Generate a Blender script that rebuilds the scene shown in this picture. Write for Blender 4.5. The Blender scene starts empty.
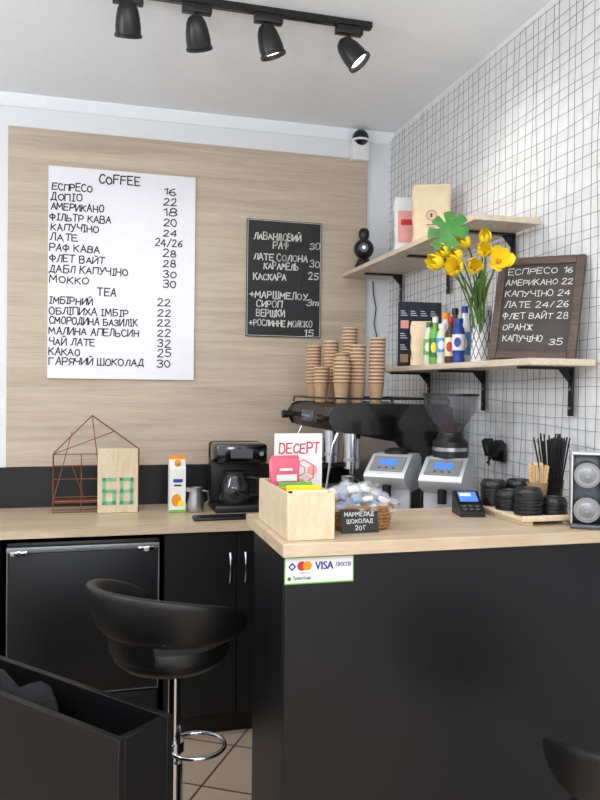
import bpy,bmesh,math,random
from mathutils import Vector,Matrix,Euler
R=random.Random(7)
SC=bpy.context.scene
COL=SC.collection
SC.view_settings.view_transform='Standard'
H=1.46
def lin(v):
    v/=255.0
    return v/12.92 if v<=.04045 else ((v+.055)/1.055)**2.4
def rgb(r,g,b): return (lin(r),lin(g),lin(b),1)
# ---------------------------------------------------------------- materials
def mat(name,c,rough=.5,metal=0,var=.05,scale=25,bump=0,emit=0,trans=0,coat=0,stretch=(1,1,1),alpha=1,spec=None):
    m=bpy.data.materials.new(name); m.use_nodes=True
    nt=m.node_tree; b=nt.nodes['Principled BSDF']
    tc=nt.nodes.new('ShaderNodeTexCoord'); mp=nt.nodes.new('ShaderNodeMapping')
    mp.inputs['Scale'].default_value=stretch
    nz=nt.nodes.new('ShaderNodeTexNoise'); nz.inputs['Scale'].default_value=scale; nz.inputs['Detail'].default_value=4
    rp=nt.nodes.new('ShaderNodeValToRGB')
    base=rgb(*c)
    rp.color_ramp.elements[0].position=.3; rp.color_ramp.elements[1].position=.7
    rp.color_ramp.elements[0].color=tuple(x*(1-var*2) for x in base[:3])+(1,)
    rp.color_ramp.elements[1].color=tuple(min(1,x*(1+var)) for x in base[:3])+(1,)
    nt.links.new(tc.outputs['Object'],mp.inputs['Vector']); nt.links.new(mp.outputs[0],nz.inputs['Vector'])
    nt.links.new(nz.outputs['Fac'],rp.inputs['Fac']); nt.links.new(rp.outputs['Color'],b.inputs['Base Color'])
    b.inputs['Roughness'].default_value=rough; b.inputs['Metallic'].default_value=metal
    if spec is not None: b.inputs['Specular IOR Level'].default_value=spec
    if emit:
        nt.links.new(rp.outputs['Color'],b.inputs['Emission Color']); b.inputs['Emission Strength'].default_value=emit
    if trans: b.inputs['Transmission Weight'].default_value=trans; b.inputs['IOR'].default_value=1.2
    if coat: b.inputs['Coat Weight'].default_value=coat
    if alpha<1: b.inputs['Alpha'].default_value=alpha
    if bump:
        bp=nt.nodes.new('ShaderNodeBump'); bp.inputs['Strength'].default_value=bump; bp.inputs['Distance'].default_value=.01
        nt.links.new(nz.outputs['Fac'],bp.inputs['Height']); nt.links.new(bp.outputs[0],b.inputs['Normal'])
    return m
def wood(name,c1,c2,stretch,rough=.45,scale=3,dist=1.2):
    m=bpy.data.materials.new(name); m.use_nodes=True
    nt=m.node_tree; b=nt.nodes['Principled BSDF']
    tc=nt.nodes.new('ShaderNodeTexCoord'); mp=nt.nodes.new('ShaderNodeMapping'); mp.inputs['Scale'].default_value=stretch
    n1=nt.nodes.new('ShaderNodeTexNoise'); n1.inputs['Scale'].default_value=scale; n1.inputs['Detail'].default_value=8; n1.inputs['Distortion'].default_value=dist; n1.inputs['Roughness'].default_value=.6
    n2=nt.nodes.new('ShaderNodeTexNoise'); n2.inputs['Scale'].default_value=scale*9; n2.inputs['Detail'].default_value=3
    mx=nt.nodes.new('ShaderNodeMath'); mx.operation='MULTIPLY_ADD'; mx.inputs[1].default_value=.3
    sc=nt.nodes.new('ShaderNodeMath'); sc.operation='MULTIPLY'; sc.inputs[1].default_value=.7
    rp=nt.nodes.new('ShaderNodeValToRGB'); rp.color_ramp.elements[0].position=.36; rp.color_ramp.elements[1].position=.64
    rp.color_ramp.elements[0].color=rgb(*c1); rp.color_ramp.elements[1].color=rgb(*c2)
    L=nt.links
    L.new(tc.outputs['Object'],mp.inputs['Vector']); L.new(mp.outputs[0],n1.inputs['Vector']); L.new(mp.outputs[0],n2.inputs['Vector'])
    L.new(n1.outputs['Fac'],sc.inputs[0]); L.new(n2.outputs['Fac'],mx.inputs[0]); L.new(sc.outputs[0],mx.inputs[2])
    L.new(mx.outputs[0],rp.inputs['Fac']); L.new(rp.outputs['Color'],b.inputs['Base Color'])
    b.inputs['Roughness'].default_value=rough
    return m
def tiles(name):
    m=bpy.data.materials.new(name); m.use_nodes=True
    nt=m.node_tree; b=nt.nodes['Principled BSDF']; L=nt.links
    tc=nt.nodes.new('ShaderNodeTexCoord'); mp=nt.nodes.new('ShaderNodeMapping')
    mp.inputs['Rotation'].default_value=(0,0,.55)
    br=nt.nodes.new('ShaderNodeTexBrick'); br.offset=0; br.inputs['Scale'].default_value=1; br.inputs['Brick Width'].default_value=.33; br.inputs['Row Height'].default_value=.33
    br.inputs['Mortar Size'].default_value=.005
    br.inputs['Color1'].default_value=rgb(188,168,146); br.inputs['Color2'].default_value=rgb(198,178,156); br.inputs['Mortar'].default_value=rgb(95,82,70)
    L.new(tc.outputs['Object'],mp.inputs['Vector']); L.new(mp.outputs[0],br.inputs['Vector']); L.new(br.outputs['Color'],b.inputs['Base Color'])
    b.inputs['Roughness'].default_value=.35
    return m
M_wall=mat('white_wall_paint',(226,228,232),.85,var=.01,scale=60)
M_wallr=mat('rough_white_plaster',(232,233,234),.9,var=.03,scale=22,bump=.6)
M_ceil=mat('ceiling_paint',(240,245,250),.9,var=.01)
M_floor=tiles('floor_tile')
M_oak=wood('oak_panel',(174,156,135),(202,185,164),(.45,1,10),.5,2.2,.5)
M_top=wood('worktop_oak',(186,162,134),(212,190,163),(1,9,9),.35,2.5,.6)
M_box=wood('plywood_box',(202,180,148),(222,204,174),(5,1,1),.5,6)
M_shelf=wood('shelf_oak',(198,180,156),(222,207,187),(9,1,9),.45,3)
M_black=mat('black_laminate',(12,13,16),.38,var=.12,scale=40,spec=.4)
M_binblack=mat('dark_bin_laminate',(8,8,10),.45,var=.12,scale=40,spec=.3)
M_blackdoor=mat('black_door_laminate',(14,15,18),.42,var=.1,scale=30,spec=.38)
M_blackpl=mat('black_plastic',(17,17,19),.38,var=.05)
M_blackgl=mat('gloss_black',(11,11,13),.15,coat=.4)
M_leather=mat('black_leather',(12,12,14),.42,var=.1,scale=150,bump=.12,spec=.45)
M_chrome=mat('chrome',(205,206,210),.14,1,var=.02)
M_steel=mat('brushed_steel',(184,186,190),.3,1,var=.05,stretch=(1,1,30))
M_alu=mat('aluminium_trim',(140,142,146),.45,.8,var=.04)
M_silver=mat('silver_paint',(202,204,208),.3,.25,var=.03)
M_grey=mat('grey_plastic',(84,86,90),.35,.2,var=.05)
M_lgrey=mat('light_grey_plastic',(146,148,152),.3,.3,var=.05)
M_whitebd=mat('whiteboard_surface',(232,232,238),.3,var=.008)
M_white=mat('white_plastic',(230,230,230),.45,var=.02)
M_paper=mat('white_paper',(232,230,228),.7,var=.02)
M_ink=mat('black_marker',(14,12,18),.5)
M_chalkbd=mat('chalkboard_surface',(30,30,34),.6,var=.1,scale=15)
M_slate=mat('brown_slate',(62,55,50),.6,var=.15,scale=12)
M_chalk=mat('white_chalk',(228,226,222),.9,var=.1,scale=200)
M_dkwood=wood('dark_brown_wood',(62,48,40),(94,74,62),(1,1,8),.5,5)
M_kraft=mat('kraft_paper',(174,142,110),.8,var=.06,scale=90)
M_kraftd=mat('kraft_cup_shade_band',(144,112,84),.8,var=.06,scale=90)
M_kraftl=mat('kraft_paper_bag',(228,206,174),.75,var=.04,scale=30,bump=.2)
M_cuprim=mat('kraft_cup_rim',(212,184,154),.7)
M_wire=mat('wire_zinc',(104,104,104),.5,.3,var=.15,scale=8)
M_copper=mat('copper_wire',(150,98,72),.35,.8)
M_green=mat('leaf_green',(56,128,44),.45,var=.2,scale=25)
M_stem=mat('stem_green',(88,128,54),.5,var=.1)
M_yellow=mat('petal_yellow',(250,222,44),.5,var=.05,scale=30)
M_orange=mat('petal_orange',(224,150,30),.5,var=.1)
M_glass=mat('clear_glass',(220,230,232),.05,trans=.85,var=.01)
M_smoke=mat('smoky_plastic',(84,86,92),.1,var=.05,coat=.7,alpha=.42)
M_carafe=mat('dark_carafe_glass',(40,40,42),.08,var=.05,coat=.6,alpha=.75)
M_film=mat('clear_film',(236,236,240),.2,var=.05,scale=60,bump=.6,alpha=.24,coat=.6)
M_choc=mat('chocolate_brown',(84,48,34),.4)
M_wicker=mat('wicker_brown',(150,104,62),.7,var=.25,scale=90,bump=.5)
M_red=mat('red',(196,40,36),.4); M_orng=mat('orange',(238,150,30),.4); M_blue=mat('blue',(28,60,150),.4)
M_sky=mat('sky_blue',(90,160,214),.4); M_rose=mat('rose_red_print',(222,66,84),.6)
M_pink=mat('pink_film',(222,96,122),.35,var=.12,scale=15,bump=.2); M_lgreen=mat('light_green',(110,178,70),.5)
M_dgreen=mat('dark_green',(40,120,62),.5); M_lblue=mat('screen_blue',(70,120,220),.3,emit=.6)
M_mint=mat('mint_green',(120,182,142),.6)
M_cream=mat('cream',(236,222,180),.5); M_purple=mat('purple',(90,52,120),.5)
M_navy=mat('navy_print',(36,42,62),.4,var=.2,scale=20)
M_tan=mat('tan_print',(176,140,96),.5,var=.2,scale=40)
M_peach=mat('peach_print',(236,168,160),.5)
M_lens=mat('lamp_lens',(255,244,225),.3,emit=6)
M_fabric=mat('black_fabric',(12,12,15),.95,var=.25,scale=60,bump=.6)
M_woodstick=mat('birch_stick',(222,186,132),.6)
M_pale=mat('pale_plastic',(214,222,206),.25,var=.04)
# ---------------------------------------------------------------- stroke lettering
def ell(cx,cy,rx,ry,n=12,a0=1.3): return ' '.join('%.2f,%.2f'%(cx+rx*math.cos(a0+2*math.pi*i/n),cy+ry*math.sin(a0+2*math.pi*i/n)) for i in range(n+1))
G={'А':'0,0 2,6 4,0|0.8,2.2 3.2,2.2','Б':'3.6,6 0,6 0,0 2.8,0 3.8,1 3.8,2.4 2.8,3.3 0,3.3',
'В':'0,0 0,6 2.6,6 3.4,5.2 3.2,3.9 2.4,3.2 0,3.2|2.4,3.2 3.6,2.5 3.8,1 2.8,0 0,0','Г':'0,0 0,6 3.6,6',
'Д':'0.6,0.4 1.6,6 3.2,6 3.2,0.4|-0.2,-0.8 -0.2,0.4 4,0.4 4,-0.8','Е':'3.6,6 0,6 0,0 3.6,0|0,3.1 3,3.1',
'З':'0.2,5.2 1.2,6 2.8,6 3.5,5 3,3.6 1.5,3.2|1.5,3.2 3.2,2.9 3.8,1.5 3,0.2 1.2,-0.1 0,0.9','И':'0,6 0,0 3.8,6 3.8,0',
'Й':'0,6 0,0 3.8,6 3.8,0|1.1,7.5 1.9,6.9 2.8,7.5','І':'1,0 1,6|0,6 2,6|0,0 2,0','К':'0,0 0,6|3.6,6 0,2.8|1,3.6 3.8,0',
'Л':'0,0 0.8,0.6 1.6,6 3.6,6 3.6,0','М':'0,0 0.4,6 2.3,2 4.2,6 4.6,0','Н':'0,0 0,6|3.8,0 3.8,6|0,3.1 3.8,3.1',
'О':ell(2,3,2,3),'П':'0,0 0,6 3.8,6 3.8,0','Р':'0,0 0,6 2.6,6 3.7,5.2 3.6,3.6 2.4,2.8 0,2.8',
'С':'3.7,5 2.6,6 1.2,5.8 0.1,4.2 0.1,1.8 1.2,0.2 2.6,0 3.8,1','Т':'2,0 2,6|0,6 4,6','У':'0,6 2,2.8|4,6 1.4,0 .4,0',
'Ф':'2.2,-.3 2.2,6.3|'+ell(2.2,3.5,2.2,1.7),'Х':'0,0 3.8,6|0,6 3.8,0','Ч':'0,6 0,3.6 1,2.8 3.6,3|3.6,6 3.6,0',
'Ш':'0,6 0,0 4.8,0 4.8,6|2.4,0 2.4,6','Ь':'0,6 0,0 2.6,0 3.6,.9 3.4,2.4 2.4,3 0,3','Ж':'2.3,0 2.3,6|0,6 4.6,0|4.6,6 0,0','F':'0,0 0,6 3.6,6|0,3.2 2.8,3.2',
'Я':'3.6,0 3.6,6 1.2,6 0,5.2 .1,3.6 1.2,2.8 3.6,2.8|1.6,2.8 0,0',
'0':ell(1.8,3,1.8,3),'1':'.4,4.6 1.6,6 1.6,0','2':'.2,4.8 1,6 2.8,6 3.4,4.6 2.6,3 0,0 3.8,0','4':'3,0 3,6 0,2 4,2',
'5':'3.6,6 .6,6 .3,3.4 2.4,3.7 3.6,2.4 3.2,.6 1.6,-.1 0,.6','6':'3,6 1,4.5 0,2 .8,.2 2.4,0 3.4,1.4 2.6,3 .8,2.8 .2,2',
'8':ell(1.8,4.5,1.4,1.5)+'|'+ell(1.8,1.5,1.8,1.5),'/':'0,-.3 3,6.3','+':'2,1.2 2,4.8|.2,3 3.8,3','m':'0,0 0,3.6|0,2.8 1,3.6 1.9,2.8 1.9,0|1.9,2.8 2.9,3.6 3.8,2.8 3.8,0'}
for a,c in zip('АЕКМОРСТ','AEKMOPCT'): G[c]=G[a]
G['3']=G['З']; G['D']='0,0 0,6 2.2,6 3.6,4.6 3.7,1.6 2.3,0 0,0'
GP={k:[[tuple(map(float,p.split(','))) for p in s.split()] for s in v.split('|')] for k,v in G.items()}
_tc={}
def tmesh(s):
    if s in _tc: return _tc[s]
    cu=bpy.data.curves.new('t','FONT'); cu.body=s; cu.size=1; cu.resolution_u=3
    o=bpy.data.objects.new('t',cu); COL.objects.link(o)
    dg=bpy.context.evaluated_depsgraph_get(); dg.update()
    me=bpy.data.meshes.new_from_object(o.evaluated_get(dg))
    vs=[(v.co.x,v.co.y) for v in me.vertices]; fs=[tuple(p.vertices) for p in me.polygons]
    bpy.data.objects.remove(o); bpy.data.curves.remove(cu); bpy.data.meshes.remove(me)
    _tc[s]=(vs,fs); return _tc[s]
class B:
    def __init__(s): s.v=[];s.f=[];s.fm=[];s.mats=[];s.M=Matrix()
    def add(s,vs,fs,m):
        if m not in s.mats: s.mats.append(m)
        k=s.mats.index(m); n=len(s.v)
        s.v+= [s.M@Vector(v) for v in vs]
        for f in fs: s.f.append(tuple(n+i for i in f)); s.fm.append(k)
        return s
    def box(s,x0,x1,y0,y1,z0,z1,m,bev=0,seg=2):
        bm=bmesh.new(); bmesh.ops.create_cube(bm,size=1)
        for v in bm.verts: v.co=Vector(((x0+x1)/2+v.co.x*(x1-x0),(y0+y1)/2+v.co.y*(y1-y0),(z0+z1)/2+v.co.z*(z1-z0)))
        if bev: bmesh.ops.bevel(bm,geom=list(bm.edges),offset=bev,segments=seg,affect='EDGES',profile=.5)
        bm.verts.index_update()
        s.add([v.co.copy() for v in bm.verts],[[v.index for v in f.verts] for f in bm.faces],m); bm.free(); return s
    def prism(s,pts,ax,a0,a1,m):
        n=len(pts)
        def P(p,a): return (a,p[0],p[1]) if ax=='x' else ((p[0],a,p[1]) if ax=='y' else (p[0],p[1],a))
        vs=[P(p,a0) for p in pts]+[P(p,a1) for p in pts]
        fs=[list(range(n))[::-1],list(range(n,2*n))]+[[i,(i+1)%n,n+(i+1)%n,n+i] for i in range(n)]
        return s.add(vs,fs,m)
    def lathe(s,prof,m,c=(0,0,0),seg=28):
        vs=[];fs=[];rings=[]
        for r,z in prof:
            if r<=1e-6: rings.append([len(vs)]); vs.append((c[0],c[1],c[2]+z))
            else:
                rings.append(list(range(len(vs),len(vs)+seg)))
                vs+=[(c[0]+r*math.cos(2*math.pi*i/seg),c[1]+r*math.sin(2*math.pi*i/seg),c[2]+z) for i in range(seg)]
        for a,b in zip(rings,rings[1:]):
            for i in range(seg):
                j=(i+1)%seg
                if len(a)==1 and len(b)==1: break
                if len(a)==1: fs.append([a[0],b[i],b[j]])
                elif len(b)==1: fs.append([a[i],a[j],b[0]])
                else: fs.append([a[i],a[j],b[j],b[i]])
        return s.add(vs,fs,m)
    def ball(s,c,r,m,n=12,seg=24): return s.lathe([(r*math.sin(math.pi*i/n),-r*math.cos(math.pi*i/n)) for i in range(n+1)],m,c=c,seg=seg)
    def cyl(s,p0,p1,r0,m,r1=None,seg=20):
        p0=Vector(p0);p1=Vector(p1); r1=r0 if r1 is None else r1
        d=(p1-p0); q=d.to_track_quat('Z','Y').to_matrix().to_4x4(); old=s.M
        s.M=old@Matrix.Translation(p0)@q
        s.lathe([(0,0),(r0,0),(r1,d.length),(0,d.length)],m,seg=seg); s.M=old; return s
    def tube(s,pts,r,m,seg=8,closed=False):
        pts=[Vector(p) for p in pts]; n=len(pts); vs=[];fs=[]
        up=None
        for i,p in enumerate(pts):
            a=pts[(i-1)%n] if (closed or i>0) else p; b=pts[(i+1)%n] if (closed or i<n-1) else p
            t=(b-a).normalized()
            if up is None: up=t.orthogonal().normalized()
            up=(up-t*up.dot(t))
            if up.length<1e-5: up=t.orthogonal()
            up.normalize(); sd=t.cross(up); rr=r[i] if isinstance(r,(list,tuple)) else r
            vs+=[p+(up*math.cos(2*math.pi*k/seg)+sd*math.sin(2*math.pi*k/seg))*rr for k in range(seg)]
        for i in range(n if closed else n-1):
            a=i*seg;b=((i+1)%n)*seg
            for k in range(seg): fs.append([a+k,a+(k+1)%seg,b+(k+1)%seg,b+k])
        if not closed: fs.append(list(range(seg))[::-1]); fs.append([(n-1)*seg+k for k in range(seg)])
        return s.add(vs,fs,m)
    def text(s,t,o,ux,uz,x0,x1,z0,h,m,bold=0):
        vs,fs=tmesh(t); o=Vector(o);ux=Vector(ux);uz=Vector(uz); nn=ux.cross(uz)
        a=min(v[0] for v in vs);b=max(v[0] for v in vs)
        sy=h/.72; sx=sy if x1 is None else (x1-x0)/(b-a)
        for k,dx in enumerate([0] if not bold else [-bold,0,bold]):
            s.add([o+nn*(.00015*k)+ux*(x0+dx+(x-a)*sx)+uz*(z0+y*sy) for x,y in vs],fs,m)
        return s
    def hand(s,t,o,ux,uz,x0,x1,z0,h,m,th=.11,jit=.35):
        o=Vector(o);ux=Vector(ux);uz=Vector(uz); x=0; st=[]
        for ch in t:
            if ch==' ': x+=2.6; continue
            g=GP[ch]; w=max(p[0] for q in g for p in q); dy=R.uniform(-jit,jit); k=R.uniform(.86,1.12); sl=R.uniform(-.05,.10)
            for q in g: st.append([(x+p[0]+sl*p[1]+R.uniform(-.2,.2),p[1]*k+dy+R.uniform(-.2,.2)) for p in q])
            x+=w+1.25+R.uniform(-.25,.25)
        tot=x-1.25; sx=(x1-x0)/tot; sy=h/6; w=th*h/2
        for q in st:
            P=[Vector((x0+a*sx,z0+b*sy)) for a,b in q]
            for a,b in zip(P,P[1:]):
                d=b-a
                if d.length<1e-7: continue
                d.normalize(); n=Vector((-d.y,d.x))*w; e=d*w*.7
                s.add([o+ux*c.x+uz*c.y for c in (a-e+n,a-e-n,b+e-n,b+e+n)],[[0,1,2,3]],m)
        return s
    def obj(s,name,parent=None,loc=None,rot=(0,0,0),label=None,cat=None,group=None,kind=None,world=False,ang=38,smooth=True):
        vs=s.v; L=Vector((0,0,0))
        if parent is None and loc is None:
            xs=[v.x for v in vs];ys=[v.y for v in vs];zs=[v.z for v in vs]
            L=Vector(((min(xs)+max(xs))/2,(min(ys)+max(ys))/2,min(zs))); vs=[v-L for v in vs]; loc=L
        if parent is not None and world:
            W=Vector((0,0,0)); p=parent
            while p is not None: W+=Vector(p.location); p=p.parent
            vs=[v-W for v in vs]
        me=bpy.data.meshes.new(name); me.from_pydata([tuple(v) for v in vs],[],s.f)
        for m in s.mats: me.materials.append(m)
        for p,k in zip(me.polygons,s.fm): p.material_index=k
        bm=bmesh.new(); bm.from_mesh(me); bmesh.ops.recalc_face_normals(bm,faces=bm.faces); bm.to_mesh(me); bm.free()
        if smooth:
            for p in me.polygons: p.use_smooth=True
            me.set_sharp_from_angle(angle=math.radians(ang))
        o=bpy.data.objects.new(name,me); COL.objects.link(o)
        o.location=loc if loc is not None else (0,0,0); o.rotation_euler=rot
        if parent is not None: o.parent=parent
        tag(o,label,cat,group,kind); return o
def tag(o,label=None,cat=None,group=None,kind=None):
    if label:o['label']=label
    if cat:o['category']=cat
    if group:o['group']=group
    if kind:o['kind']=kind
def root(name,loc,label,cat,rot=(0,0,0),group=None):
    o=bpy.data.objects.new(name,None); o.empty_display_size=.05; COL.objects.link(o); o.location=loc; o.rotation_euler=rot
    tag(o,label,cat,group); return o
def dup(src,loc,rot=None,label=None,parent=None,scale=None):
    o=src.copy(); COL.objects.link(o)
    if parent is None:
        o.location=loc
        if rot is not None:o.rotation_euler=rot
        if scale: o.scale=scale
        if label:o['label']=label
    else: o.parent=parent
    for ch in list(src.children): dup(ch,None,parent=o)
    return o
# ---------------------------------------------------------------- camera
cam=bpy.data.cameras.new('camera'); co=bpy.data.objects.new('camera',cam); COL.objects.link(co)
cam.sensor_fit='VERTICAL'; cam.sensor_height=24; cam.lens=24*760/800; cam.clip_start=.02
co.matrix_world=Matrix.Translation((0,0,H))@Matrix.Rotation(math.radians(-15.2),4,'Z')@Matrix.Rotation(math.radians(90-.83),4,'X')@Matrix.Rotation(math.radians(.69),4,'Z')
SC.camera=co
# ---------------------------------------------------------------- room
XR=1.48; YB=3.7; ZC=2.78
def struct(name,a,m):
    b=B(); b.box(*a,m); o=b.obj(name,kind='structure',smooth=False); return o
struct('wall_back',(-2.3,XR+.1,YB,YB+.1,0,ZC),M_wall)
struct('wall_right',(XR,XR+.1,-2.0,YB,0,ZC),M_wallr)
struct('wall_left',(-2.3,-2.2,-2.0,YB,0,ZC),M_wall)
struct('floor',(-2.3,XR+.1,-2.0,YB+.1,-.05,0),M_floor)
struct('ceiling',(-2.3,XR+.1,-2.0,YB+.1,ZC,ZC+.08),M_ceil)
b=B(); b.prism([(YB,ZC),(YB,ZC-.05),(YB-.008,ZC-.05),(YB-.035,ZC-.012),(YB-.035,ZC)],'x',-2.2,XR,M_ceil); b.obj('trim_1',kind='structure')
# wire mesh on right wall: wavy wires standing off the plaster
b=B(); xm=XR-.0125; w=.0009; SPC=.043
def wobble(k,t): return .006*math.sin(k*2.3+t*2.1)+.0035*math.sin(k*5.1+t*6.3)+.002*math.sin(k*9.7+t*15)
y=.9; k=0
while y<3.67:
    n=26; zs=[.92+(ZC-.03-.92)*i/n for i in range(n+1)]
    b.tube([(xm+.002*math.sin(k*1.3+i*.8),y+wobble(k,z),z) for i,z in enumerate(zs)],w,M_wire,seg=4); y+=SPC+R.uniform(-.005,.005); k+=1
z=.94
while z<ZC-.03:
    n=34; ys=[.9+2.79*i/n for i in range(n+1)]
    b.tube([(xm-.002+.002*math.sin(k*1.3+i*.8),y_,z+wobble(k,y_)) for i,y_ in enumerate(ys)],w,M_wire,seg=4); z+=SPC+R.uniform(-.004,.004); k+=1
b.obj('wire_mesh_panel',label='zinc wire grid covering the white plaster wall',cat='wire mesh')
# oak panel
b=B(); b.box(-.381,1.344,YB-.018,YB-.0005,1.088,2.636,M_oak,.002,1)
b.obj('wall_panel',label='large light oak laminate panel fixed to the wall behind the menus',cat='wall panel')
b=B(); b.box(-1.2,XR-.001,YB-.014,YB-.0005,.9005,1.086,M_black)
b.obj('backsplash',label='black laminate strip along the wall above the worktop',cat='backsplash',smooth=False)
# ---------------------------------------------------------------- menu whiteboard
yp=YB-.019
r=root('menu_board',((-.207+.466)/2,yp,1.495),'white menu board with handwritten black coffee and tea prices','menu board')
b=B(); b.box(-.207,.466,yp-.012,yp,1.495,2.469,M_whitebd,.002,1); b.obj('panel',r,world=True)
b=B(); UX=(1,0,0);UZ=(0,0,1); o=(0,yp-.0135,0)
def mX(u): return -.207+(u-49)*.00461
def nl(t,u0,u1,v,h=6.8):
    b.hand(t,o,UX,UZ,mX(u0+.8),mX(u1),2.468-(v+h/2-168)*.00463,h*.0046,M_ink,th=.165)
def nr(t,u0,u1,v,h=7.0):
    b.hand(t,o,UX,UZ,mX(u0),mX(u1),2.469-(v+h/2-178.5)*.0048,h*.0046,M_ink,th=.16)
nl('COFFEE',97,138,177.5,8)
rows=[('ЕСПРЕСО',52,91,188,'16'),('ДОПІО',51,81,198,'22'),('АМЕРИКАНО',51,102,207.5,'18'),('ФІЛЬТР КАВА',50,109,218,'20'),('КАПУЧІНО',51,97,228,'24'),('ЛАТЕ',50,77,238,'24/26'),('РАФ КАВА',50,98,248.5,'28'),('ФЛЕТ ВАЙТ',50,103,259,'28'),('ДАБЛ КАПУЧІНО',50,126,269.5,'30'),('МОККО',50,88,280,'30')]
for i,(t,a,c,v,n) in enumerate(rows):
    nl(t,a,c,v); nr(n,162 if len(n)<3 else 154,175 if len(n)<3 else 181,194.5+i*10.2)
nl('TEA',96,115,290.5,7.5)
rows=[('ІМБІРНИЙ',50,92,300.5,'22'),('ОБЛІПИХА ІМБІР',50,127,311,'22'),('СМОРОДИНА БАЗИЛІК',50,137,320.5,'22'),('МАЛИНА АПЕЛЬСИН',50,138,331,'22'),('ЧАЙ ЛАТЕ',50,94,341.5,'32'),('КАКАО',50,80,351.5,'25'),('ГАРЯЧИЙ ШОКОЛАД',50,143,361,'30')]
for i,(t,a,c,v,n) in enumerate(rows):
    nl(t,a,c,v); nr(n,157,170,304.5+i*10.1)
b.obj('lettering',r,world=True,label='handwritten black marker lettering',smooth=False)
# ---------------------------------------------------------------- chalk menu
r=root('chalk_menu_board',(.909,yp,1.717),'small black menu board with white handwritten drinks on the oak panel','menu board')
b=B(); b.box(.718,1.10,yp-.010,yp,1.717,2.293,M_chalkbd,.002,1); b.obj('panel',r,world=True)
b=B()
for a in [(.722,1.096,1.721,1.7230),(.722,1.096,2.287,2.289),(.722,.724,1.721,2.289),(1.094,1.096,1.721,2.289)]:
    b.box(a[0],a[1],yp-.0112,yp-.0099,a[2],a[3],M_chalk)
b.obj('border_line',r,world=True,label='thin white painted border',smooth=False)
b=B(); o=(0,yp-.0113,0)
def ck(t,u0,u1,v,h=6.4):
    b.hand(t,o,UX,UZ,.718+(u0-245)*.00509,.718+(u1-245)*.00509,2.293-(v+h/2-219-(u0-246)*.095)*.00502,h*.005,M_chalk,th=.16,jit=.25)
for t in [('ЛАВАНДОВИЙ',252,299,236),('РАФ',271,286,246),('30',308,318,248),('ЛАТЕ СОЛОНА',252,306,256),('КАРАМЕЛЬ',262,296,265.5),('30',308,318,266),('КАСКАРА',252,284,275.5),('25',307,317,278),('+МАРШМЕЛОУ',248,306,293),('СИРОП',255,280,302.5),('3m',305,317,304),('ВЕРШКИ',255,283,311.5),('+РОСЛИННЕ МОЛОКО',248,311,320.5,6),('15',303,313,334.5,6)]: ck(*t)
b.obj('lettering',r,world=True,label='white handwritten lettering',smooth=False)
# ---------------------------------------------------------------- back worktop
b=B(); b.prism([(-1.2,3.10),(.88,3.10),(.88,2.24),(XR-.017,2.24),(XR-.017,YB-.015),(-1.2,YB-.015)],'z',.868,.90,M_top)
b.obj('worktop',label='light oak laminate worktop running along the wall behind the bar',cat='worktop',smooth=False)
def handle(par,x,y,z0,z1,m=M_chrome):
    b=B(); n=10
    b.tube([(x,y+.004,z0)]+[(x,y-.03*math.sin(math.pi*(i+1)/(n+1))**.6,z0+(z1-z0)*i/(n-1)) for i in range(n)]+[(x,y+.004,z1)],.005,m)
    return b.obj('handle',par,world=True,label='bowed chrome handle')
r=root('base_cabinet',(.585,3.4,0),'black laminate base cabinet with two doors and chrome handles','cabinet')
b=B(); b.box(.285,.885,3.14,3.67,.10,.867,M_black); b.box(.285,.885,3.18,3.67,0,.10,M_black); b.obj('body',r,world=True,smooth=False)
for x0,x1,hx in [(.288,.583,.553),(.587,.882,.617)]:
    b=B(); b.box(x0,x1,3.12,3.139,.105,.862,M_blackdoor,.0015,1); d=b.obj('door',r,world=True); handle(d,hx,3.12,.655,.775)
r=root('base_cabinet',(1.18,2.68,0),'black laminate cabinet carrying the espresso machine','cabinet')
b=B(); b.box(.90,XR-.017,2.26,3.12,.0,.867,M_black); b.obj('body',r,world=True,smooth=False)
b=B(); b.box(.884,.899,2.27,3.11,.1,.86,M_blackdoor,.001,1); b.obj('door',r,world=True)
r=root('base_cabinet',(-.75,3.4,0),'plain black laminate base cabinet beside the fridge','cabinet')
b=B(); b.box(-1.2,-.345,3.14,3.67,.0,.867,M_black); b.obj('body',r,world=True,smooth=False)
b=B(); b.box(-1.195,-.35,3.12,3.139,.10,.862,M_blackdoor,.0015,1); b.obj('door',r,world=True)
# fridge
r=root('mini_fridge',(-.027,3.4,0),'black under-counter fridge with silver trimmed door','fridge')
b=B(); b.box(-.325,.268,3.17,3.64,.03,.84,M_blackpl,.004)
for x in (-.29,.235):
    for y in (3.22,3.6): b.cyl((x,y,0),(x,y,.035),.018,M_blackpl)
b.obj('body',r,world=True)
b=B(); b.box(-.315,.258,3.13,3.168,.24,.805,M_blackdoor,.004); d=b.obj('door',r,world=True)
b=B()
b.box(-.322,.265,3.125,3.166,.806,.830,M_alu,.004); b.box(-.321,-.3165,3.129,3.166,.235,.805,M_alu,.001,1); b.box(.2595,.264,3.129,3.166,.235,.805,M_alu,.001,1); b.box(-.321,.264,3.131,3.166,.233,.237,M_alu,.001,1)
b.obj('door_trim',d,world=True,label='silver aluminium edge trim')
for x in (-.275,.21):
    b=B(); b.box(x-.032,x+.032,3.119,3.128,.797,.816,M_chrome,.003); b.cyl((x,3.107,.806),(x,3.12,.806),.008,M_chrome); b.obj('latch',d,world=True,label='chrome latch plate')
b=B(); b.box(-.315,.258,3.135,3.168,.04,.225,M_blackpl,.003)
for i in range(9): b.box(-.27,.21,3.131,3.137,.06+i*.017,.067+i*.017,M_black)
b.obj('kick_grille',r,world=True)
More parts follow.
